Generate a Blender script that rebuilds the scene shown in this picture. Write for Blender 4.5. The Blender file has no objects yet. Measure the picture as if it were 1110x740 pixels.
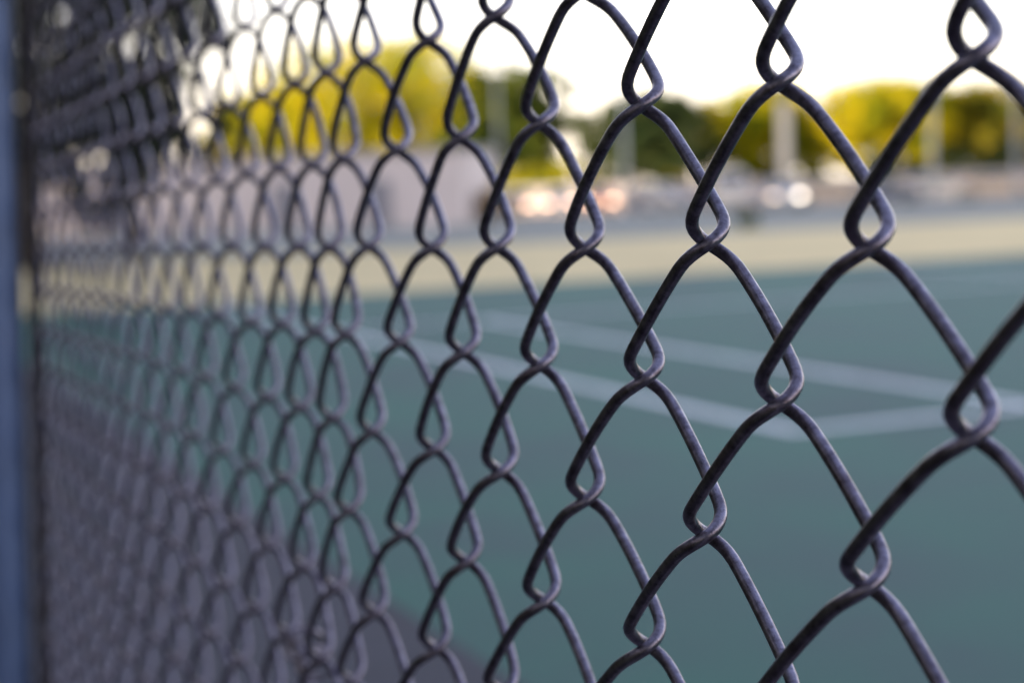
import bpy, bmesh, math, random
from mathutils import Vector, Matrix, noise

rnd = random.Random(7)
sc = bpy.context.scene
COL = sc.collection
R = math.radians

# ------------------------------------------------------------------ helpers
def tag(o, label=None, cat=None, group=None, kind=None):
    if label: o['label'] = label
    if cat: o['category'] = cat
    if group: o['group'] = group
    if kind: o['kind'] = kind
    return o

def link(name, bm, mat, parent=None, smooth=False):
    me = bpy.data.meshes.new(name)
    bm.normal_update()
    bm.to_mesh(me); bm.free()
    if mat: me.materials.append(mat)
    if smooth:
        for p in me.polygons: p.use_smooth = True
    o = bpy.data.objects.new(name, me); COL.objects.link(o)
    if parent: o.parent = parent
    return o

def raw(name, verts, faces, mat, parent=None, smooth=False):
    me = bpy.data.meshes.new(name)
    me.from_pydata(verts, [], faces); me.update()
    if mat: me.materials.append(mat)
    if smooth:
        me.polygons.foreach_set('use_smooth', [True] * len(me.polygons))
    o = bpy.data.objects.new(name, me); COL.objects.link(o)
    if parent: o.parent = parent
    return o

def empty(name, loc, rz=0.0):
    o = bpy.data.objects.new(name, None); COL.objects.link(o)
    o.location = loc; o.rotation_euler = (0, 0, rz)
    o.empty_display_size = 0.2
    return o

def box(bm, lo, hi, bevel=0.0):
    r = bmesh.ops.create_cube(bm, size=1.0)
    c = [(a + b) / 2 for a, b in zip(lo, hi)]; s = [b - a for a, b in zip(lo, hi)]
    for v in r['verts']:
        v.co = Vector((c[0] + v.co.x * s[0], c[1] + v.co.y * s[1], c[2] + v.co.z * s[2]))
    if bevel:
        es = list({e for v in r['verts'] for e in v.link_edges})
        bmesh.ops.bevel(bm, geom=es, offset=bevel, segments=2, affect='EDGES', profile=0.6)

def tube_data(pts, rad, sides, closed_ends=True):
    """swept circle with parallel transport; rad a number or list"""
    n = len(pts)
    vs, fs = [], []
    t0 = (pts[1] - pts[0]).normalized()
    up = Vector((0.3, 0.2, 0.9)) if abs(t0.z) < 0.9 else Vector((1, 0, 0))
    nx = t0.cross(up).normalized()
    for i in range(n):
        t = (pts[min(i + 1, n - 1)] - pts[max(i - 1, 0)]).normalized()
        nx = (nx - t * nx.dot(t)).normalized()
        ny = t.cross(nx)
        r = rad[i] if isinstance(rad, (list, tuple)) else rad
        for k in range(sides):
            a = 2 * math.pi * k / sides
            vs.append(pts[i] + nx * (r * math.cos(a)) + ny * (r * math.sin(a)))
    for i in range(n - 1):
        for k in range(sides):
            a = i * sides + k; b = i * sides + (k + 1) % sides
            fs.append((a, b, b + sides, a + sides))
    if closed_ends:
        fs.append(tuple(range(sides - 1, -1, -1)))
        fs.append(tuple((n - 1) * sides + k for k in range(sides)))
    return vs, fs

def tube_into(V, F, pts, rad, sides):
    vs, fs = tube_data(pts, rad, sides)
    o = len(V); V += vs; F += [tuple(i + o for i in f) for f in fs]

# ------------------------------------------------------------------ materials
def mat(name, col, rough=0.6, metal=0.0, var=0.0, scale=5.0, col2=None, detail=6.0, bump=0.0, bscale=60.0, spec=0.5, coords='Object', coat=0.0):
    m = bpy.data.materials.new(name); m.use_nodes = True
    nt = m.node_tree; b = nt.nodes['Principled BSDF']
    b.inputs['Base Color'].default_value = (*col, 1); b.inputs['Roughness'].default_value = rough
    b.inputs['Metallic'].default_value = metal; b.inputs['Specular IOR Level'].default_value = spec
    b.inputs['Coat Weight'].default_value = coat
    if var or col2 or bump:
        tc = nt.nodes.new('ShaderNodeTexCoord')
        if var or col2:
            n = nt.nodes.new('ShaderNodeTexNoise'); n.inputs['Scale'].default_value = scale; n.inputs['Detail'].default_value = detail
            n.inputs['Roughness'].default_value = 0.65
            nt.links.new(tc.outputs[coords], n.inputs['Vector'])
            rp = nt.nodes.new('ShaderNodeValToRGB')
            c2 = col2 or tuple(c * (1 - var) for c in col)
            rp.color_ramp.elements[0].position = 0.32; rp.color_ramp.elements[1].position = 0.68
            rp.color_ramp.elements[0].color = (*c2, 1); rp.color_ramp.elements[1].color = (*col, 1)
            nt.links.new(n.outputs['Fac'], rp.inputs['Fac']); nt.links.new(rp.outputs['Color'], b.inputs['Base Color'])
        if bump:
            n2 = nt.nodes.new('ShaderNodeTexNoise'); n2.inputs['Scale'].default_value = bscale; n2.inputs['Detail'].default_value = 4
            nt.links.new(tc.outputs[coords], n2.inputs['Vector'])
            bp = nt.nodes.new('ShaderNodeBump'); bp.inputs['Strength'].default_value = bump; bp.inputs['Distance'].default_value = 0.002
            nt.links.new(n2.outputs['Fac'], bp.inputs['Height']); nt.links.new(bp.outputs['Normal'], b.inputs['Normal'])
    return m

def leaf_mat(name, c1, c2, trans=0.35, scale=0.5):
    m = bpy.data.materials.new(name); m.use_nodes = True
    nt = m.node_tree; nt.nodes.clear()
    out = nt.nodes.new('ShaderNodeOutputMaterial')
    tc = nt.nodes.new('ShaderNodeTexCoord')
    n = nt.nodes.new('ShaderNodeTexNoise'); n.inputs['Scale'].default_value = scale; n.inputs['Detail'].default_value = 5
    nt.links.new(tc.outputs['Object'], n.inputs['Vector'])
    rp = nt.nodes.new('ShaderNodeValToRGB')
    rp.color_ramp.elements[0].position = 0.38; rp.color_ramp.elements[1].position = 0.62
    rp.color_ramp.elements[0].color = (*c1, 1); rp.color_ramp.elements[1].color = (*c2, 1)
    nt.links.new(n.outputs['Fac'], rp.inputs['Fac'])
    d = nt.nodes.new('ShaderNodeBsdfDiffuse'); t = nt.nodes.new('ShaderNodeBsdfTranslucent')
    mx = nt.nodes.new('ShaderNodeMixShader'); mx.inputs[0].default_value = trans
    nt.links.new(rp.outputs['Color'], d.inputs['Color']); nt.links.new(rp.outputs['Color'], t.inputs['Color'])
    nt.links.new(d.outputs[0], mx.inputs[1]); nt.links.new(t.outputs[0], mx.inputs[2])
    nt.links.new(mx.outputs[0], out.inputs['Surface'])
    return m

def wire_mat():
    """old galvanised wire: dull zinc with mottling, dark specks and a little rust"""
    m = bpy.data.materials.new('weathered_wire'); m.use_nodes = True
    nt = m.node_tree; b = nt.nodes['Principled BSDF']; L = nt.links.new
    tc = nt.nodes.new('ShaderNodeTexCoord')
    n = nt.nodes.new('ShaderNodeTexNoise'); n.inputs['Scale'].default_value = 260; n.inputs['Detail'].default_value = 6; n.inputs['Roughness'].default_value = 0.7
    L(tc.outputs['Object'], n.inputs['Vector'])
    r1 = nt.nodes.new('ShaderNodeValToRGB')
    r1.color_ramp.elements[0].position = 0.36; r1.color_ramp.elements[1].position = 0.66
    r1.color_ramp.elements[0].color = (0.115, 0.097, 0.125, 1); r1.color_ramp.elements[1].color = (0.31, 0.280, 0.355, 1)
    L(n.outputs['Fac'], r1.inputs['Fac'])
    # dark specks where the zinc has gone
    n2 = nt.nodes.new('ShaderNodeTexNoise'); n2.inputs['Scale'].default_value = 620; n2.inputs['Detail'].default_value = 3
    L(tc.outputs['Object'], n2.inputs['Vector'])
    r2 = nt.nodes.new('ShaderNodeValToRGB')
    r2.color_ramp.elements[0].position = 0.62; r2.color_ramp.elements[1].position = 0.70
    r2.color_ramp.elements[0].color = (0, 0, 0, 1); r2.color_ramp.elements[1].color = (0.5, 0.5, 0.5, 1)
    L(n2.outputs['Fac'], r2.inputs['Fac'])
    mx = nt.nodes.new('ShaderNodeMix'); mx.data_type = 'RGBA'
    L(r2.outputs['Color'], mx.inputs[0]); L(r1.outputs['Color'], mx.inputs[6]); mx.inputs[7].default_value = (0.05, 0.038, 0.042, 1)
    # broad warm dirt
    n3 = nt.nodes.new('ShaderNodeTexNoise'); n3.inputs['Scale'].default_value = 38; n3.inputs['Detail'].default_value = 5
    L(tc.outputs['Object'], n3.inputs['Vector'])
    r3 = nt.nodes.new('ShaderNodeValToRGB')
    r3.color_ramp.elements[0].position = 0.55; r3.color_ramp.elements[1].position = 0.75
    r3.color_ramp.elements[0].color = (0, 0, 0, 1); r3.color_ramp.elements[1].color = (0.5, 0.5, 0.5, 1)
    L(n3.outputs['Fac'], r3.inputs['Fac'])
    mx2 = nt.nodes.new('ShaderNodeMix'); mx2.data_type = 'RGBA'
    L(r3.outputs['Color'], mx2.inputs[0]); L(mx.outputs[2], mx2.inputs[6]); mx2.inputs[7].default_value = (0.14, 0.095, 0.11, 1)
    L(mx2.outputs[2], b.inputs['Base Color'])
    b.inputs['Metallic'].default_value = 0.9; b.inputs['Roughness'].default_value = 0.29
    bp = nt.nodes.new('ShaderNodeBump'); bp.inputs['Strength'].default_value = 0.35; bp.inputs['Distance'].default_value = 0.0006
    L(n.outputs['Fac'], bp.inputs['Height']); L(bp.outputs['Normal'], b.inputs['Normal'])
    return m

# ------------------------------------------------------------------ camera solve
W0, H0, FPX = 1110.0, 740.0, 1800.0
CAM_H = 1.5
HOR_Y, HOR_S = 205.0, 0.036            # horizon height at the frame centre and its tilt
g = Vector((HOR_S, 1.0, (370 - HOR_Y) / FPX)).normalized()   # gravity in camera axes (right, down, forward)
Zc = -g
Yc = Vector((0, 0, 1)); Yc = (Yc - Zc * Yc.dot(Zc)).normalized()
Xc = Yc.cross(Zc)
def cam2world(v):
    return Vector((v.dot(Xc), v.dot(Yc), v.dot(Zc)))
CAMP = Vector((0, 0, CAM_H))

cam = bpy.data.cameras.new('camera'); camo = bpy.data.objects.new('camera', cam); COL.objects.link(camo)
rx, ry, rz = cam2world(Vector((1, 0, 0))), cam2world(Vector((0, -1, 0))), cam2world(Vector((0, 0, -1)))
m3 = Matrix((rx, ry, rz)).transposed()
camo.matrix_world = Matrix.Translation(CAMP) @ m3.to_4x4()
cam.sensor_width = 36; cam.lens = FPX / W0 * 36
cam.clip_start = 0.02; cam.clip_end = 4000
cam.dof.use_dof = True; cam.dof.focus_distance = 0.41
cam.dof.aperture_fstop = cam.lens / 6.2
cam.dof.aperture_blades = 0
sc.camera = camo

def ground(px, py, z=0.0):
    d = cam2world(Vector(((px - 555) / FPX, (py - 370) / FPX, 1)))
    return CAMP + d * ((z - CAM_H) / d.z)
def dirn(px):
    """unit ground direction (per metre of forward distance) under image column px"""
    return (px - 555) / FPX

# ------------------------------------------------------------------ the chain link mesh
DIAG = 0.072
Hm = ((-2.09105803e+01, 5.32600374e+00, 1.04749384e+03),
      (2.58720634e+01, 2.06338310e+02, 2.68359578e+02),
      (9.50274233e-02, 6.94889151e-03, 1.0))
def kinv(c):
    return Vector(((Hm[0][c] - 555 * Hm[2][c]) / FPX, (Hm[1][c] - 370 * Hm[2][c]) / FPX, Hm[2][c]))
Uc, Vc, Oc = kinv(0), kinv(1), kinv(2)
k = DIAG / 2 / Vc.length
U, V, O = cam2world(Uc) * k, cam2world(Vc) * k, cam2world(Oc) * k + CAMP
N = V.cross(U).normalized()
if N.dot(CAMP - O) < 0: N = -N
# small irregularities of the stretched mesh (in cells): sideways and vertical drift of each knuckle column
DU = {0: -.035, 1: -.025, 2: 0.0, 3: .01, 4: .025, 5: .075, 6: .055, 7: .035, 8: -.01, 9: -.11, 10: -.07, 11: .0, 12: -.05, 13: -.42, 14: -.72, 15: -.98, 16: -1.1, 17: -1.2}
DV = {2: .0, 4: -.018, 6: -.003, 7: .004, 8: -.012, 9: .012, 10: .002, 12: -.006}
BIG = 43                                    # the last column, at the post
def hashr(i, j, s):
    return random.Random((i * 7919 + j * 104729 + s * 31) & 0xffffffff).uniform(-1, 1)
def knuckle(i, j):
    du = DU.get(i, (-1.26 if i > 17 else 0) + 0.07 * hashr(i, 0, 1)); dv = DV.get(i, 0.012 * hashr(i, 0, 2))
    du += 0.034 * hashr(i, j, 3); dv += 0.018 * hashr(i, j, 4)
    return i + du, j + dv

WIRE_R, BDEP, OVL, PHASE = 0.00168, 0.0053, 0.0035, 0.045
BEND_U, BEND_Q, ARCH, SOFT = 0.0066, 0.74, 0.022, 0.046
J0, J1 = -30, 42
M_wire = wire_mat()
M_post = mat('blue_grey_post', (0.10, 0.15, 0.30), 0.42, 0.2, var=0.25, scale=14, bump=0.1, bscale=300)

Ah = Vector((U.x, U.y, 0)).normalized()      # along the fence, away from the camera
Ph = Vector((Ah.y, -Ah.x, 0))                # across, towards the court
base = O + V * ((-O.z) / V.z)                # foot of the mesh under its first column
base.z = 0
def AP(a, p, z=0.0):
    q = base + Ah * a + Ph * p
    return Vector((q.x, q.y, z))
def to_ap(P):
    d = P - base
    return d.dot(Ah), d.dot(Ph)

def unit_strand(steps):
    """one strand from bend to bend: (sideways 0..1, depth 0..1, fall 0..1); flat coil with rounded ends"""
    tot = U.length + 2 * OVL
    fine = []
    for q in range(41):
        a_ = math.pi / 2 * q / 40
        fine.append((BEND_U * (1 - math.cos(a_)), BDEP * math.sin(a_) ** 0.9))
    full = fine + [(tot - x, y) for x, y in reversed(fine)]
    zl = [0.0]
    for (x0, y0), (x1, y1) in zip(full, full[1:]):
        inner = min((x0 + x1) / 2, tot - (x0 + x1) / 2) < BEND_U
        zl.append(zl[-1] + math.hypot(x1 - x0, y1 - y0) * (BEND_Q if inner else 1.0))
    def raw_at(t):
        """sideways and signed depth at fall t; beyond a bend the coil turns back"""
        if t < 0: w, d = raw_at(-t); return w, -d
        if t > 1: w, d = raw_at(2 - t); return w, -d
        z = t * zl[-1]
        for q in range(len(zl) - 1):
            if z <= zl[q + 1]:
                f = (z - zl[q]) / max(1e-9, zl[q + 1] - zl[q])
                return (full[q][0] + (full[q + 1][0] - full[q][0]) * f) / tot, full[q][1] + (full[q + 1][1] - full[q][1]) * f
        return 1.0, 0.0
    out = []
    for s_ in range(steps):
        t = s_ / steps
        t = t - 0.09 * math.sin(2 * math.pi * t)          # samples crowd into the bends
        W = D_ = K = 0.0
        for q in range(-12, 13):                           # hand-soft bends
            wt = math.exp(-.5 * (q / 5) ** 2)
            w, d = raw_at(t + q / 5 * SOFT)
            W += w * wt; D_ += d * wt; K += wt
        out.append((W / K, D_ / K, t))
    return out

def strand_path(kcol, steps):
    """centre line of the wire hooked into knuckle columns kcol and kcol + 1"""
    pts = []
    uo = OVL / U.length
    unit = unit_strand(steps)
    for j in range(J0, J1):
        right_now = (kcol + j) % 2 != 0
        ca, cb = (kcol, kcol + 1) if right_now else (kcol + 1, kcol)
        ia, ja = knuckle(ca, j); ib, jb = knuckle(cb, j + 1)
        if ca < cb: ia -= uo; ib += uo
        else: ia += uo; ib -= uo
        front = 1 if cb > ca else -1
        bow = 0.0007 * hashr(kcol, j, 9)
        for (w, d, t) in unit:
            hump = math.sin(math.pi * t)
            pts.append(O + U * (ia + (ib - ia) * w) + V * (ja + (jb - ja) * t - PHASE - ARCH * hump) + N * (front * (d + 0.0009 * hump) + bow * hump))
    return pts

fence = empty('chain_link_fence', base)
tag(fence, 'weathered grey chain link fence with a blue grey post beside the green court', 'fence')
def into_fence(vs):
    return [v - base for v in vs]
for kc in range(-5, BIG):
    steps, sides = (24, 14) if kc < 10 else ((12, 10) if kc < 22 else (10, 8))
    pts = strand_path(kc, steps)
    vs, fs = tube_data(pts, WIRE_R, sides)
    raw('mesh_wire', into_fence(vs), fs, M_wire, fence, True)

# posts stand on the camera's side of the mesh; rail on top of them
PR = 0.031
def post(i, big=PR):
    top = O + U * i + V * (J0 - 1) + N * (big + 0.010)
    low = O + U * i + V * J1 + N * (big + 0.010)
    low = top + (low - top) * ((0.0 - top.z) / (low.z - top.z))
    n = 8
    vs, fs = tube_data([top + (low - top) * (q / n) for q in range(n + 1)], big, 28)
    p = raw('post', into_fence(vs), fs, M_post, fence, True)
    ax = (top - low).normalized()
    vs, fs = tube_data([top - ax * 0.03, top + ax * 0.004, top + ax * 0.018, top + ax * 0.026], [big + .003, big + .003, big * .7, big * .15], 24)
    raw('post_cap', into_fence(vs), fs, M_post, p, True)
    return top, low
post(BIG - 1.0)
post(-5.6)
# tension bar where the mesh ends, with its brace bands on the post
tb = []
for (jj) in (J0, J1):
    for (uu, nn) in ((-.014, -.004), (.014, -.004), (.014, .004), (-.014, .004)):
        tb.append(O + U * (BIG - 1.4) + U.normalized() * uu + V * jj + N * nn)
M_bar = mat('rusty_bar', (0.055, 0.045, 0.045), 0.7, 0.3, var=.4, scale=30)
raw('tension_bar', into_fence(tb), [(0, 1, 5, 4), (1, 2, 6, 5), (2, 3, 7, 6), (3, 0, 4, 7), (3, 2, 1, 0), (4, 5, 6, 7)], M_bar, fence)
a = O + U * -6.5 + V * (J0 - 0.8) + N * 0.01; b_ = O + U * (BIG + .1) + V * (J0 - 0.8) + N * 0.01
vs, fs = tube_data([a + (b_ - a) * (q / 6) for q in range(7)], 0.019, 20)
raw('top_rail', into_fence(vs), fs, M_post, fence, True)
# a twisted repair tie low on the mesh
tp = []
c0 = O + U * 13.8 + V * 5.0
for q in range(90):
    t = q / 89
    a_ = t * 2 * math.pi * 4.5
    tp.append(c0 + U * (0.9 * (t - .5)) + V * (0.12 * math.sin(t * 7) + .18 * math.cos(a_)) + N * (0.0075 * math.sin(a_) ))
vs, fs = tube_data(tp, 0.0009, 8)
raw('tie_wire', into_fence(vs), fs, M_wire, fence, True)

# ------------------------------------------------------------------ ground
M_ground = mat('worn_grass', (0.17, 0.155, 0.085), 0.95, var=0.45, scale=0.35, coords='Object')
M_court = mat('court_paint', (0.028, 0.128, 0.090), 0.75, col2=(0.042, 0.084, 0.084), scale=0.6, bump=0.12, bscale=400, spec=0.36)
M_apron = mat('apron_asphalt', (0.046, 0.044, 0.062), 0.8, var=0.35, scale=2.0, bump=0.3, bscale=250)
M_path = mat('dark_path_asphalt', (0.036, 0.033, 0.040), 0.85, var=0.4, scale=2.0, bump=0.3, bscale=250)
M_sand = mat('sand_strip', (0.74, 0.58, 0.30), 0.95, var=0.22, scale=0.5)
M_road = mat('grey_road', (0.25, 0.25, 0.215), 0.85, var=0.25, scale=0.25)
M_conc = mat('pale_concrete', (0.42, 0.40, 0.42), 0.85, var=0.2, scale=4)
M_line = mat('court_line_paint', (0.72, 0.73, 0.76), 0.6, var=0.3, scale=2.5)

def sheet(name, a0, a1, p0, p1, z, m, label=None):
    vs = [AP(a0, p0, z), AP(a0, p1, z), AP(a1, p1, z), AP(a1, p0, z)]
    o = raw(name, vs, [(0, 1, 2, 3)], m)
    if o.data.polygons[0].normal.z < 0: o.data.flip_normals()
    tag(o, kind='structure')
    return o
S = 1500
o = raw('ground', [(-S, -S, 0), (S, -S, 0), (S, S, 0), (-S, S, 0)], [(0, 1, 2, 3)], M_ground); tag(o, kind='structure')
corner = ground(868, 470); ca, cp = to_ap(corner)
apron_p = to_ap(ground(560, 740))[1]
A1 = to_ap(ground(700, 300))[0]
A2 = to_ap(ground(900, 247))[0]
A3 = A2 + 66
print('corner', ca, cp, 'apron', apron_p, 'A1', A1, 'A2', A2, 'base', base, 'Ah', Ah)
sheet('apron', -40, A1, 0.26, apron_p, 0.004, M_apron)
sheet('path', -60, 90, -1.7, -0.02, 0.004, M_path)
sheet('mow_strip', -40, A1, -0.02, 0.26, 0.008, M_conc)
sheet('court', -40, A1, apron_p, 60, 0.004, M_court)
sheet('sand_strip', A1, A2, -60, 120, 0.004, M_sand)
sheet('road', A2, A3, -90, 160, 0.004, M_road)
l1p = to_ap(ground(1005, 422))[1]
l4a = (to_ap(ground(1103, 306))[0] + to_ap(ground(742, 335))[0]) / 2
LW = 0.135
def line(name, a0, a1, p0, p1):
    tag(sheet(name, a0, a1, p0, p1, 0.008, M_line), kind='structure')
line('court_line', ca, A1 - 1.2, cp - LW / 2, cp + LW / 2)
line('court_line', ca + LW, l4a, l1p - LW / 2, l1p + LW / 2)
line('court_line', ca, ca + LW, cp + LW / 2, cp + 11)
line('court_line', l4a, l4a + LW, cp + LW / 2, cp + 11)
line('court_line', ca + LW, A1 - 1.2, cp + 11, cp + 11 + LW)

# ------------------------------------------------------------------ trees
M_bark = mat('bark', (0.09, 0.07, 0.055), 0.9, var=0.5, scale=3, bump=0.5, bscale=12)
def crown_data(lobes, n, leaf, r, squash=1.0):
    vs, fs = [], []
    tot = sum(l[1] ** 2 for l in lobes)
    for (c, rad) in lobes:
        m = int(n * rad * rad / tot)
        # sub-clumps on the lobe's surface leave gaps between them
        cl = []
        for q in range(max(6, int(26 * rad / 2.2))):
            d = Vector((r.gauss(0, 1), r.gauss(0, 1), r.gauss(0, 1) * .9 + .15)).normalized()
            cl.append((c + Vector((d.x, d.y, d.z * squash)) * rad * r.uniform(.62, 1.05), rad * r.uniform(.16, .34)))
        for q in range(m):
            cc, cr = r.choice(cl)
            d = Vector((r.gauss(0, 1), r.gauss(0, 1), r.gauss(0, 1))).normalized() * cr * r.random() ** .4
            p = cc + d
            s = leaf * r.uniform(.6, 1.3)
            t = Vector((r.gauss(0, 1), r.gauss(0, 1), r.gauss(0, 1))).normalized()
            b = t.cross(Vector((r.gauss(0, 1), r.gauss(0, 1), r.gauss(0, 1)))).normalized()
            i = len(vs)
            vs += [p - t * s, p + b * s * .5, p + t * s, p - b * s * .5]
            fs.append((i, i + 1, i + 2, i + 3))
    return vs, fs

def tree(name, loc, h, spread, m, label, lo=.18, n=6500, leaf=.26, seed=1, clear=.22, lobes_n=11, group=None, squash=.9):
    r = random.Random(seed)
    t = empty(name, loc); tag(t, label, 'tree', group)
    th = h * (clear + .25)
    VV, FF = [], []
    tr = h * .022
    lean = Vector((r.uniform(-.03, .03), r.uniform(-.03, .03), 0)) * h
    trunk_pts = [Vector((0, 0, -.05)) + lean * (q / 6) ** 2 + Vector((0, 0, th * q / 6)) for q in range(7)]
    tube_into(VV, FF, trunk_pts, [tr * (1.35 if q == 0 else 1 - .09 * q) for q in range(7)], 10)
    lobes = []
    zc = h * (1 + clear) / 2
    for q in range(lobes_n):
        a = 2 * math.pi * q / lobes_n * 2.4 + r.uniform(-.4, .4)
        zz = h * clear + (h * (1 - clear)) * (lo + (.86 - lo) * ((q + .5) / lobes_n)) 
        f = math.sqrt(max(.08, 1 - ((zz - zc) / (h * .5 * (1.02 - clear * .5))) ** 2))
        rr = spread * .62 * f * r.uniform(.55, 1.0)
        lr = spread * r.uniform(.30, .44)
        zz = min(zz, h - lr * squash * .95)
        lobes.append((Vector((math.cos(a) * rr, math.sin(a) * rr, zz)), lr))
    lobes.append((Vector((0, 0, h - spread * .42)), spread * .42))
    for (c, lr) in lobes:
        st = trunk_pts[r.randint(3, 6)]
        mid = st.lerp(c, .5) + Vector((0, 0, .05 * h))
        tube_into(VV, FF, [st, st.lerp(mid, .5) + Vector((0, 0, .02 * h)), mid, c], [tr * .5, tr * .4, tr * .28, tr * .1], 6)
    raw('trunk', VV, FF, M_bark, t, True)
    vs, fs = crown_data(lobes, n, leaf, r, squash)
    raw('crown', vs, fs, m, t)
    return t

L_yel = leaf_mat('yellow_leaves', (0.20, 0.235, 0.014), (0.54, 0.44, 0.014), .4, scale=.42)
L_olv = leaf_mat('olive_leaves', (0.10, 0.115, 0.018), (0.34, 0.26, 0.018), .35, scale=.42)
L_org = leaf_mat('orange_leaves', (0.22, 0.12, 0.02), (0.36, 0.20, 0.03), .3)
L_grn = leaf_mat('green_leaves', (0.065, 0.10, 0.02), (0.15, 0.17, 0.026), .3)
L_drk = leaf_mat('dark_leaves', (0.030, 0.050, 0.020), (0.070, 0.090, 0.030), .25)
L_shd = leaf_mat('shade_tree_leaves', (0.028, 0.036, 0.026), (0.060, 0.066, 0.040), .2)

def at(px, dist):
    return Vector((dirn(px) * dist, dist, 0))
def horizon(px): return HOR_Y - HOR_S * (px - 555)
def h_of(px, ytop, dist): return CAM_H + (horizon(px) - ytop) * dist / FPX
D = 118
specs = [
    # px, top y, half width px, dist, mat, label, seed
    (410, 44, 122, D, L_yel, 'big round yellow tree above the long pale building', 11),
    (300, 92, 66, D + 5, L_yel, 'smaller yellow tree left of the big round yellow tree', 17),
    (548, 72, 74, D - 4, L_grn, 'green tree between the big yellow tree and the gap of open sky', 12),
    (700, 104, 72, D - 6, L_drk, 'dark green round tree right of the gap of open sky', 13),
    (822, 98, 70, D + 4, L_yel, 'yellow tree behind the tall cream column', 14),
    (955, 86, 74, D, L_yel, 'tall rounded yellow tree right of the cream column', 15),
    (1075, 94, 78, D + 3, L_olv, 'olive and gold tree at the right edge, behind the low wall', 16),
]
for (px, yt, hw, dist, m, lab, sd) in specs:
    tree('tree', at(px, dist), h_of(px, yt, dist), hw * 1.32 * dist / FPX, m, lab, n=22000, leaf=.22, seed=sd, clear=.12, lobes_n=14)
tree('tree', at(1230, D), h_of(1230, 90, D), 5, L_olv, 'olive tree just past the right edge of the wall', n=5000, leaf=.26, seed=21, clear=.16)
tree('tree', at(1385, D + 6), 8.2, 5.6, L_yel, 'yellow tree well to the right, second beyond the olive trees', n=6000, leaf=.28, seed=22, clear=.16)
tree('tree', at(1550, D + 2), 9.4, 5.8, L_grn, 'green tree at the far right end of the tree row', n=6000, leaf=.28, seed=23, clear=.16)
# shaded tall tree near the far end of the fence
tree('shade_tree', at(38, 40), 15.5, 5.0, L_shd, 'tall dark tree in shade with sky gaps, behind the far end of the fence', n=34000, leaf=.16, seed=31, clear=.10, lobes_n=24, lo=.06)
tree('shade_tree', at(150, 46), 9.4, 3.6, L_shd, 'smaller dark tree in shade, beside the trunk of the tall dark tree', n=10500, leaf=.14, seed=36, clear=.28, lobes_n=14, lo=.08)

def bush(px, dist, w, h, m, label, seed, name='bush', n=1400, leaf=.12):
    r = random.Random(seed)
    t = empty(name, at(px, dist)); tag(t, label, 'bush')
    lobes = [(Vector((r.uniform(-.6, .6) * w, r.uniform(-.4, .4) * w, h * r.uniform(.3, .55))), h * r.uniform(.36, .5)) for _ in range(max(4, int(w / h * 4)))]
    VV, FF = [], []
    for (c, lr) in lobes:
        tube_into(VV, FF, [Vector((c.x * .4, c.y * .4, -.02)), Vector((c.x * .7, c.y * .7, c.z * .5)), c], [.03 * h, .022 * h, .008 * h], 6)
    raw('stem', VV, FF, M_bark, t, True)
    vs, fs = crown_data(lobes, n, leaf, r, .9)
    raw('foliage', vs, fs, m, t)
bush(812, 53, .75, .62, L_grn, 'low green bush on the far edge of the sand strip', 41, n=900, leaf=.07)
bush(1075, 109, 4.6, 4.2, L_drk, 'dark rounded shrub standing in for the shade under the olive tree at the right edge', 42, n=3500, leaf=.2)  # dark foliage added where the bottoms of the right trees lie in shade
bush(985, 110, 3.2, 3.2, L_drk, 'dark shrub standing in for the shade at the foot of the tall yellow tree', 43, n=3000, leaf=.2)
bush(440, 108, 5.5, 3.2, L_grn, 'green shrub behind the roof of the long pale building', 44, n=3500, leaf=.2)
bush(602, 104, 2.9, 3.5, L_yel, 'yellow shrub in the gap between the green tree and the dark green tree', 46, n=4200, leaf=.18)
bush(545, 76, .9, 1.9, L_org, 'small orange brown shrub at the right end of the long pale building', 47, n=1500, leaf=.1)
bush(750, 108, 2.2, 2.6, L_olv, 'rust and olive shrub right of the dark green tree', 45, n=2000, leaf=.18)

# tall clipped hedge of leaves, added unseen to cut sky light on the wires
def blocker():
    r = random.Random(77)
    a0, a1, p0, p1, hh = -14, 45, -4.4, -1.9, 6.2
    t = empty('blocker', AP(0, -3.6)); tag(t, 'tall dark clipped hedge of leaves, added unseen to keep sky light off the chain link fence', 'blocker')
    org = AP(0, -3.6)
    VV, FF = [], []
    for q in range(40):
        b_ = AP(a0 + (a1 - a0) * (q + .5) / 40, -3.6 + r.uniform(-.2, .2)) - org
        tube_into(VV, FF, [b_ + Vector((0, 0, -.03)), b_ + Vector((r.uniform(-.1, .1), 0, 2)), b_ + Vector((r.uniform(-.3, .3), 0, 5.4))], [.06, .045, .015], 6)
    raw('stem', VV, FF, M_bark, t, True)
    vs, fs = [], []
    for q in range(42000):
        pa = r.uniform(a0, a1); face = r.random()
        if face < .55: pp, z = p1 - abs(r.gauss(0, .12)), r.uniform(.05, hh)
        elif face < .8: pp, z = r.uniform(p0, p1), hh - abs(r.gauss(0, .14))
        else: pp, z = r.uniform(p0, p1), r.uniform(.05, hh)
        p = AP(pa, pp, z) - org + Vector((0, 0, 0.12 * noise.noise(Vector((pa * .7, pp, 3)))))
        s_ = .14 * r.uniform(.6, 1.3)
        tt = Vector((r.gauss(0, 1), r.gauss(0, 1), r.gauss(0, 1))).normalized(); bb = tt.cross(Vector((r.gauss(0, 1), r.gauss(0, 1), r.gauss(0, 1)))).normalized()
        i = len(vs); vs += [p - tt * s_, p + bb * s_ * .6, p + tt * s_, p - bb * s_ * .6]; fs.append((i, i + 1, i + 2, i + 3))
    raw('foliage', vs, fs, L_drk, t)
blocker()

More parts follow.
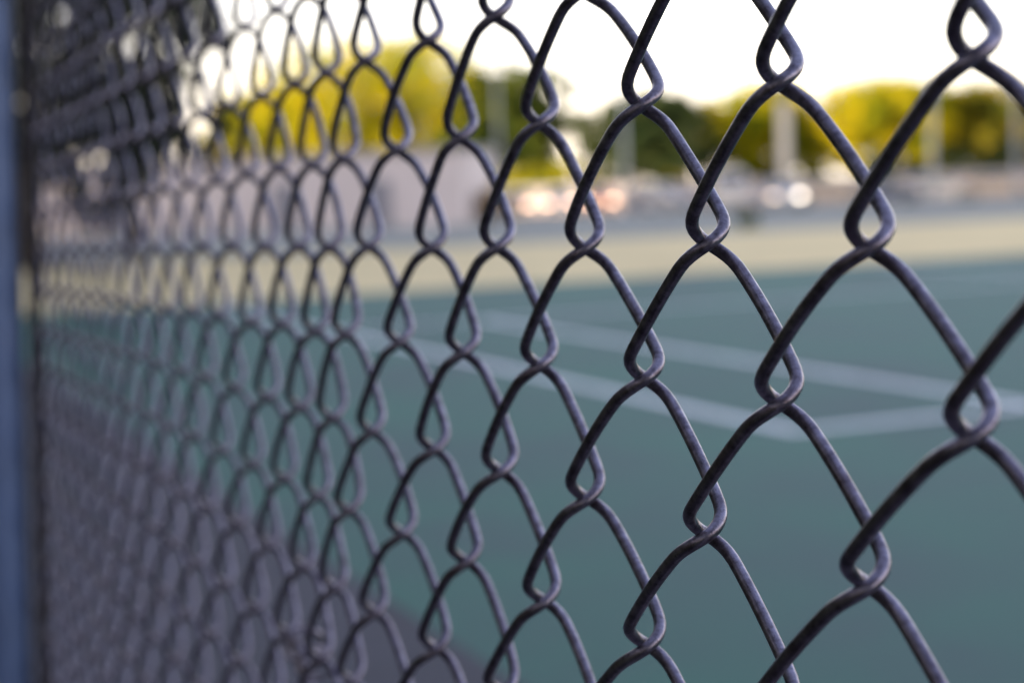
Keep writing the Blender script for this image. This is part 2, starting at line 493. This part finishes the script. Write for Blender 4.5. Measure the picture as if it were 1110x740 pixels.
# ------------------------------------------------------------------ far building, low wall, columns
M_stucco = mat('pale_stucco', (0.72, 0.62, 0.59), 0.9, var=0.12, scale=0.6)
M_roofm = mat('grey_coping', (0.36, 0.34, 0.36), 0.8, var=0.2, scale=1)
M_door = mat('grey_door', (0.26, 0.25, 0.28), 0.6, var=0.1, scale=2)
def oriented(name, P, Q):
    d = Q - P
    return empty(name, P, math.atan2(d.y, d.x)), d.length
P, Q = ground(35, 258), ground(505, 243.5)
bl, BLn = oriented('long_building', P, Q)
tag(bl, 'long low pale pink building across the road, left of the cars', 'building')
BH = 3.25
bm = bmesh.new(); box(bm, (0, 0, -.05), (BLn, 5, BH)); link('wall', bm, M_stucco, bl)
bm = bmesh.new(); box(bm, (-.12, -.12, BH + .002), (BLn + .12, 5.12, BH + .2), .03); link('roof_coping', bm, M_roofm, bl)
for x in (4.2, 12.4, 17.0):
    bm = bmesh.new(); box(bm, (x, -.045, 0.02), (x + 1.0, -.003, 2.1), .01); dr = link('door', bm, M_door, bl)
    bm = bmesh.new(); box(bm, (x + .84, -.09, 1.0), (x + .92, -.047, 1.12), .01); link('handle', bm, M_conc, dr)

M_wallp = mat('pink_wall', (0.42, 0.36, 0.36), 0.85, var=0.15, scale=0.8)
P, Q = at(560, 101), at(1280, 96)
lw, LWn = oriented('low_wall', P, Q)
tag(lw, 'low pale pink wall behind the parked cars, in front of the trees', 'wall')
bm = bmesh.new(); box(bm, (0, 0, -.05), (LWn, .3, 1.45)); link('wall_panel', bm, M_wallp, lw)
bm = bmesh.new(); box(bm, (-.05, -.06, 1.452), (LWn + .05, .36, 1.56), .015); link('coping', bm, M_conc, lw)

M_pole = mat('galvanised_pole', (0.42, 0.43, 0.45), 0.5, 0.3, var=0.15, scale=3)
M_cream = mat('cream_column_paint', (0.70, 0.63, 0.54), 0.6, var=0.08, scale=2)
M_lampg = mat('lamp_glass', (0.5, 0.5, 0.48), 0.3)
def lamp_pole(px, dist, h, rad, label, m=M_pole, arm=1.1):
    t = empty('lamp_post', at(px, dist), 0); tag(t, label, 'lamp post', 'lamp posts along the road')
    vs, fs = tube_data([Vector((0, 0, h * q / 6 - .03)) for q in range(7)], [rad * (1 - .05 * q) for q in range(7)], 14)
    raw('pole', vs, fs, m, t, True)
    vs, fs = tube_data([Vector((0, 0, -.03)), Vector((0, 0, .28)), Vector((0, 0, .3))], [rad * 1.9, rad * 1.9, rad * 1.2], 14)
    raw('base', vs, fs, m, t, True)
    vs, fs = tube_data([Vector((0, 0, h - .15)), Vector((.3 * arm, 0, h + .1)), Vector((arm, 0, h + .18))], rad * .5, 10)
    raw('arm', vs, fs, m, t, True)
    bm = bmesh.new(); box(bm, (arm - .1, -.13, h + .1), (arm + .5, .13, h + .24), .04); hd = link('lamp_head', bm, m, t)
    bm = bmesh.new(); box(bm, (arm, -.09, h + .075), (arm + .44, .09, h + .098), .005); link('lens', bm, M_lampg, hd)
lamp_pole(683, 70, 8.5, .12, 'grey lamp post in front of the dark green tree')
lamp_pole(1015, 72, 8.5, .13, 'grey lamp post between the tall yellow tree and the olive tree')
lamp_pole(1106, 76, 8.5, .10, 'thin grey lamp post at the right edge of the picture')
lamp_pole(548, 74, 8.5, .09, 'slim grey lamp post in front of the green tree')
t = empty('column', at(856, 92)); tag(t, 'tall cream column catching the light in front of the yellow trees', 'column')
bm = bmesh.new(); box(bm, (-.26, -.26, .5), (.26, .26, 5.6), .03); link('shaft', bm, M_cream, t)
bm = bmesh.new(); box(bm, (-.4, -.4, -.05), (.4, .4, .498), .03); link('plinth', bm, M_conc, t)
bm = bmesh.new(); box(bm, (-.36, -.36, 5.602), (.36, .36, 5.75), .03); link('cap', bm, M_cream, t)

# ------------------------------------------------------------------ cars
M_tyre = mat('tyre', (0.03, 0.03, 0.03), 0.8)
M_rim = mat('rim', (0.45, 0.45, 0.46), 0.3, 0.8)
M_glass = mat('car_glass', (0.03, 0.035, 0.04), 0.05, spec=0.8)
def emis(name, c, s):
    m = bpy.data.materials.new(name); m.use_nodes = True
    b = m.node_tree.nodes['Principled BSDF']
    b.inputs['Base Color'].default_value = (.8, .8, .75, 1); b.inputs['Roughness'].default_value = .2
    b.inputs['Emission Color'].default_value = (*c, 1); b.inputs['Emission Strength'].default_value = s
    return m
M_glint = emis('bright_glint', (1.0, .84, .66), 3.2)  # sun glints on the cars, built as glow on the headlight boxes
M_faint = emis('faint_glint', (1.0, .70, .46), 1.3)
M_dim = emis('amber_glint', (1.0, .54, .30), 2.8)
M_off = mat('headlight_glass', (0.6, 0.6, 0.6), 0.15)
M_red = mat('tail_light', (0.35, 0.02, 0.02), 0.25)
def extrude_profile(prof, w, inset=None):
    """side outline (x, z) swept across the width; inset(x,z) narrows the flanks towards the roof"""
    vs, fs = [], []
    n = len(prof)
    cuts = [-1, -.92, .92, 1]
    for c in cuts:
        for (x, z) in prof:
            ww = w / 2 * (inset(x, z) if inset else 1)
            k_ = 1 if abs(c) < 1 else .965
            cx = sum(p[0] for p in prof) / n; cz = sum(p[1] for p in prof) / n
            vs.append(Vector((cx + (x - cx) * k_, c * ww, cz + (z - cz) * k_)))
    for s in range(3):
        for i in range(n):
            a, b = s * n + i, s * n + (i + 1) % n
            fs.append((a, b, b + n, a + n))
    fs.append(tuple(range(n - 1, -1, -1))); fs.append(tuple(3 * n + i for i in range(n)))
    return vs, fs
def car(loc, rz, paint, label, kind='car', lights=None):
    t = empty('parked_' + kind, loc, rz); tag(t, label, kind, 'vehicles parked along the low wall')
    if kind == 'van':
        L_, w, prof = 4.9, 1.95, [(-2.4, .35), (-2.42, 1.9), (-2.2, 2.05), (1.1, 2.08), (1.5, 1.95), (2.05, 1.22), (2.42, 1.0), (2.48, .4), (2.3, .28), (-2.2, .28)]
        cab = [(-2.1, 1.3), (-2.1, 1.85), (1.2, 1.88), (1.45, 1.78), (1.85, 1.3)]
    else:
        L_, w, prof = 4.4, 1.78, [(-2.15, .4), (-2.2, .85), (-2.05, .98), (-1.5, 1.0), (1.0, .97), (1.95, .82), (2.18, .65), (2.2, .4), (2.0, .27), (-2.0, .27)]
        cab = None
    vs, fs = extrude_profile(prof, w, (lambda x, z: 1 - .10 * max(0, z - .9)))
    raw('body', vs, fs, paint, t)
    if cab is None:
        rp = [(-1.75, .985), (-1.25, 1.38), (-.9, 1.46), (.1, 1.46), (.45, 1.38), (1.12, .965)]
        vs, fs = extrude_profile(rp, w * .93, (lambda x, z: 1 - .26 * max(0, z - .95)))
        raw('roof', vs, fs, paint, t)
        gp = [(-1.55, 1.02), (-1.14, 1.36), (.32, 1.37), (.88, 1.02)]
        for sgn in (-1, 1):
            q = [Vector((x, sgn * (w * .93 / 2 * (1 - .26 * max(0, z - .95)) + .006), z)) for x, z in gp]
            raw('side_window', [*q, *[v - Vector((0, sgn * .02, 0)) for v in q]], [(0, 1, 2, 3), (7, 6, 5, 4), (0, 4, 5, 1), (1, 5, 6, 2), (2, 6, 7, 3), (3, 7, 4, 0)], M_glass, t)
        ends = [('windscreen', (.49, 1.37), (1.06, 1.0)), ('rear_window', (-1.27, 1.37), (-1.70, 1.02))]
    else:
        for sgn in (-1, 1):
            q = [Vector((x, sgn * (w / 2 * (1 - .10 * max(0, z - .9)) + .006), z)) for x, z in cab]
            n = len(q)
            raw('side_window', [*q, *[v - Vector((0, sgn * .02, 0)) for v in q]], [tuple(range(n)), tuple(range(2 * n - 1, n - 1, -1))] + [(i, n + i, n + (i + 1) % n, (i + 1) % n) for i in range(n)], M_glass, t)
        ends = [('windscreen', (1.54, 1.9), (2.06, 1.25)), ('rear_window', (-2.43, 1.8), (-2.43, 1.2))]
    for nm, (x0, z0), (x1, z1) in ends:
        hw0, hw1 = w * .36, w * .42
        dx = .012 if x1 > 0 else -.012
        q = [Vector((x0 + dx, -hw0, z0)), Vector((x0 + dx, hw0, z0)), Vector((x1 + dx, hw1, z1)), Vector((x1 + dx, -hw1, z1))]
        raw(nm, q + [v - Vector((dx * 1.8, 0, 0)) for v in q], [(0, 1, 2, 3), (7, 6, 5, 4), (0, 4, 5, 1), (1, 5, 6, 2), (2, 6, 7, 3), (3, 7, 4, 0)], M_glass, t)
    wr = .32 if kind == 'car' else .35
    for wx in (-1.35, 1.35):
        for sgn in (-1, 1):
            y0, y1 = sgn * (w / 2 - .2), sgn * (w / 2 + .012)
            c = [Vector((wx, y0, wr)), Vector((wx, y0 + (y1 - y0) * .1, wr)), Vector((wx, y1 - (y1 - y0) * .1, wr)), Vector((wx, y1, wr))]
            vs, fs = tube_data(c, [wr * .92, wr, wr, wr * .92], 24)
            wh = raw('wheel', vs, fs, M_tyre, t, False)
            vs, fs = tube_data([Vector((wx, y1 - sgn * .02, wr)), Vector((wx, y1 + sgn * .012, wr))], [wr * .62, wr * .58], 18)
            raw('rim', vs, fs, M_rim, wh)
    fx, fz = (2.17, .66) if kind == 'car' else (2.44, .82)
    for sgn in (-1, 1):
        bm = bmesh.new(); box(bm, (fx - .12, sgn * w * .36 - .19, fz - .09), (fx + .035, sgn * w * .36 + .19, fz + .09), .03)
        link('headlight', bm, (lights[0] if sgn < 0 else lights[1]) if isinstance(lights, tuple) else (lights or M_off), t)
        bm = bmesh.new(); bx_ = -2.2 if kind == 'car' else -2.42
        box(bm, (bx_ - .02, sgn * w * .38 - .14, .68), (bx_ + .06, sgn * w * .38 + .14, .84), .02)
        link('tail_light', bm, M_red, t)
    return t
def paint(name, c): return mat(name, c, .28, .0, coat=.6)
P_white, P_silver = paint('white_paint', (.66, .58, .50)), paint('silver_paint', (.42, .42, .44))
P_red, P_blue = paint('rust_red_paint', (.42, .12, .07)), paint('slate_paint', (.10, .12, .17))
P_beige = paint('beige_paint', (.52, .40, .30))
def toward_cam(p): return math.atan2(-p.y, -p.x)
cars = [
    (566, 92, P_beige, 'car', 'beige car with amber sun glints, leftmost of the cars by the low wall', M_dim, 0),
    (612, 92, P_white, 'car', 'white car with amber sun glints, between the beige car and the rust red car', M_dim, 0),
    (652, 93, P_red, 'car', 'rust red car with amber sun glints in front of the dark green tree', M_dim, .1),
    (720, 93, P_silver, 'car', 'silver car parked left of the white van', M_off, .9),
    (790, 92, P_white, 'van', 'white van parked left of the cream column', M_off, .2),
    (906, 91, P_beige, 'car', 'beige car parked right of the column, beside the grey slate car', M_off, 1.5),
    (960, 91, P_blue, 'car', 'dark slate car in front of the tall yellow tree', M_off, 1.4),
    (1020, 91, P_white, 'car', 'white car below the middle lamp post, right of the slate car', M_off, 1.55),
    (1085, 90, P_beige, 'car', 'beige car at the right edge of the picture, under the olive tree', M_off, 1.5),
]
for (px, d, p_, kind, lab, li, turn) in cars:
    q = at(px, d)
    car(q, toward_cam(q) + turn, p_, lab, kind, li)
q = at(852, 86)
car(q, toward_cam(q) + .12, P_silver, 'silver car with one bright and one faint sun glint, in front of the cream column', 'car', (M_faint, M_glint))

# ------------------------------------------------------------------ the school block that throws the shade (left, outside the frame)
M_brick = bpy.data.materials.new('brick'); M_brick.use_nodes = True
nt = M_brick.node_tree; bt = nt.nodes.new('ShaderNodeTexBrick'); tc = nt.nodes.new('ShaderNodeTexCoord')
bt.inputs['Color1'].default_value = (.22, .10, .08, 1); bt.inputs['Color2'].default_value = (.16, .075, .06, 1); bt.inputs['Mortar'].default_value = (.3, .29, .28, 1)
bt.inputs['Scale'].default_value = 4
nt.links.new(tc.outputs['Object'], bt.inputs['Vector']); nt.links.new(bt.outputs['Color'], nt.nodes['Principled BSDF'].inputs['Base Color'])
BX0, BX1, BY0, BY1, BHH = -50, -30, -62, 64, 18.0
sb = empty('brick_block', (0, 0, 0)); tag(sb, 'tall brick school block with rows of windows, shading the court from the left', 'building')
bm = bmesh.new(); box(bm, (BX0, BY0, -.05), (BX1, BY1, BHH)); link('wall', bm, M_brick, sb)
bm = bmesh.new(); box(bm, (BX0 - .3, BY0 - .3, BHH + .003), (BX1 + .3, BY1 + .3, BHH + .5)); link('roof', bm, M_roofm, sb)
fm, pm = None, None
for fl in range(5):
    for q in range(19):
        y = BY0 + 4 + q * 6.4; z = 1.2 + fl * 3.5
        if fm is None:
            bm = bmesh.new(); box(bm, (0, -1.3, -.1), (.06, 1.3, 2.0)); f = link('window', bm, M_conc, sb); fm = f
            bm = bmesh.new(); box(bm, (.062, -1.18, .02), (.075, 1.18, 1.88)); p_ = link('pane', bm, M_glass, f); pm = p_
        else:
            f = fm.copy(); COL.objects.link(f); f.parent = sb
            p_ = pm.copy(); COL.objects.link(p_); p_.parent = f
        f.location = (BX1 + .003, y, z)

# ------------------------------------------------------------------ light
SUN_EL, SUN_DIR = R(9.5), Vector((-.85, -.53, 0)).normalized()
sv = Vector((SUN_DIR.x * math.cos(SUN_EL), SUN_DIR.y * math.cos(SUN_EL), math.sin(SUN_EL)))
sl = bpy.data.lights.new('sun', 'SUN'); sl.energy = 5.0; sl.angle = R(.5); sl.color = (1.0, .80, .56)
so = bpy.data.objects.new('sun', sl); COL.objects.link(so)
so.rotation_euler = sv.to_track_quat('Z', 'Y').to_euler()
so.location = (0, 0, 40)
w = bpy.data.worlds.new('World'); sc.world = w; w.use_nodes = True
nt = w.node_tree; bg = nt.nodes['Background']
sky = nt.nodes.new('ShaderNodeTexSky'); sky.sky_type = 'NISHITA'; sky.sun_disc = False
sky.sun_elevation = SUN_EL; sky.sun_rotation = math.atan2(SUN_DIR.x, SUN_DIR.y)
sky.air_density = 1.0; sky.dust_density = 2.5; sky.ozone_density = 1.0
# thin high cloud veils the clear sky; the veil is palest and brightest low down
tcw = nt.nodes.new('ShaderNodeTexCoord'); nw = nt.nodes.new('ShaderNodeTexNoise'); nw.inputs['Scale'].default_value = 1.6; nw.inputs['Detail'].default_value = 5
nt.links.new(tcw.outputs['Generated'], nw.inputs['Vector'])
mr = nt.nodes.new('ShaderNodeMapRange'); mr.inputs['From Min'].default_value = .3; mr.inputs['From Max'].default_value = .7; mr.inputs['To Min'].default_value = .4; mr.inputs['To Max'].default_value = .7
nt.links.new(nw.outputs['Fac'], mr.inputs['Value'])
sx = nt.nodes.new('ShaderNodeSeparateXYZ'); nt.links.new(tcw.outputs['Generated'], sx.inputs[0])
ramp = nt.nodes.new('ShaderNodeValToRGB'); e = ramp.color_ramp.elements
e[0].position = 0.0; e[0].color = (8.8, 7.4, 5.8, 1)
e[1].position = 0.62; e[1].color = (1.75, 1.95, 3.0, 1)
x_ = ramp.color_ramp.elements.new(.16); x_.color = (6.8, 6.5, 6.8, 1)
nt.links.new(sx.outputs['Z'], ramp.inputs['Fac'])
mw = nt.nodes.new('ShaderNodeMix'); mw.data_type = 'RGBA'
nt.links.new(mr.outputs[0], mw.inputs[0]); nt.links.new(sky.outputs[0], mw.inputs[6]); nt.links.new(ramp.outputs['Color'], mw.inputs[7])
nt.links.new(mw.outputs[2], bg.inputs['Color']); bg.inputs['Strength'].default_value = 0.15

sc.view_settings.view_transform = 'Standard'; sc.view_settings.look = 'None'
sc.view_settings.gamma = 1; sc.view_settings.exposure = 1.66
sc.render.engine = 'CYCLES'
sc.cycles.use_denoising = True
sc.cycles.max_bounces = 8
sc.cycles.sample_clamp_indirect = 8
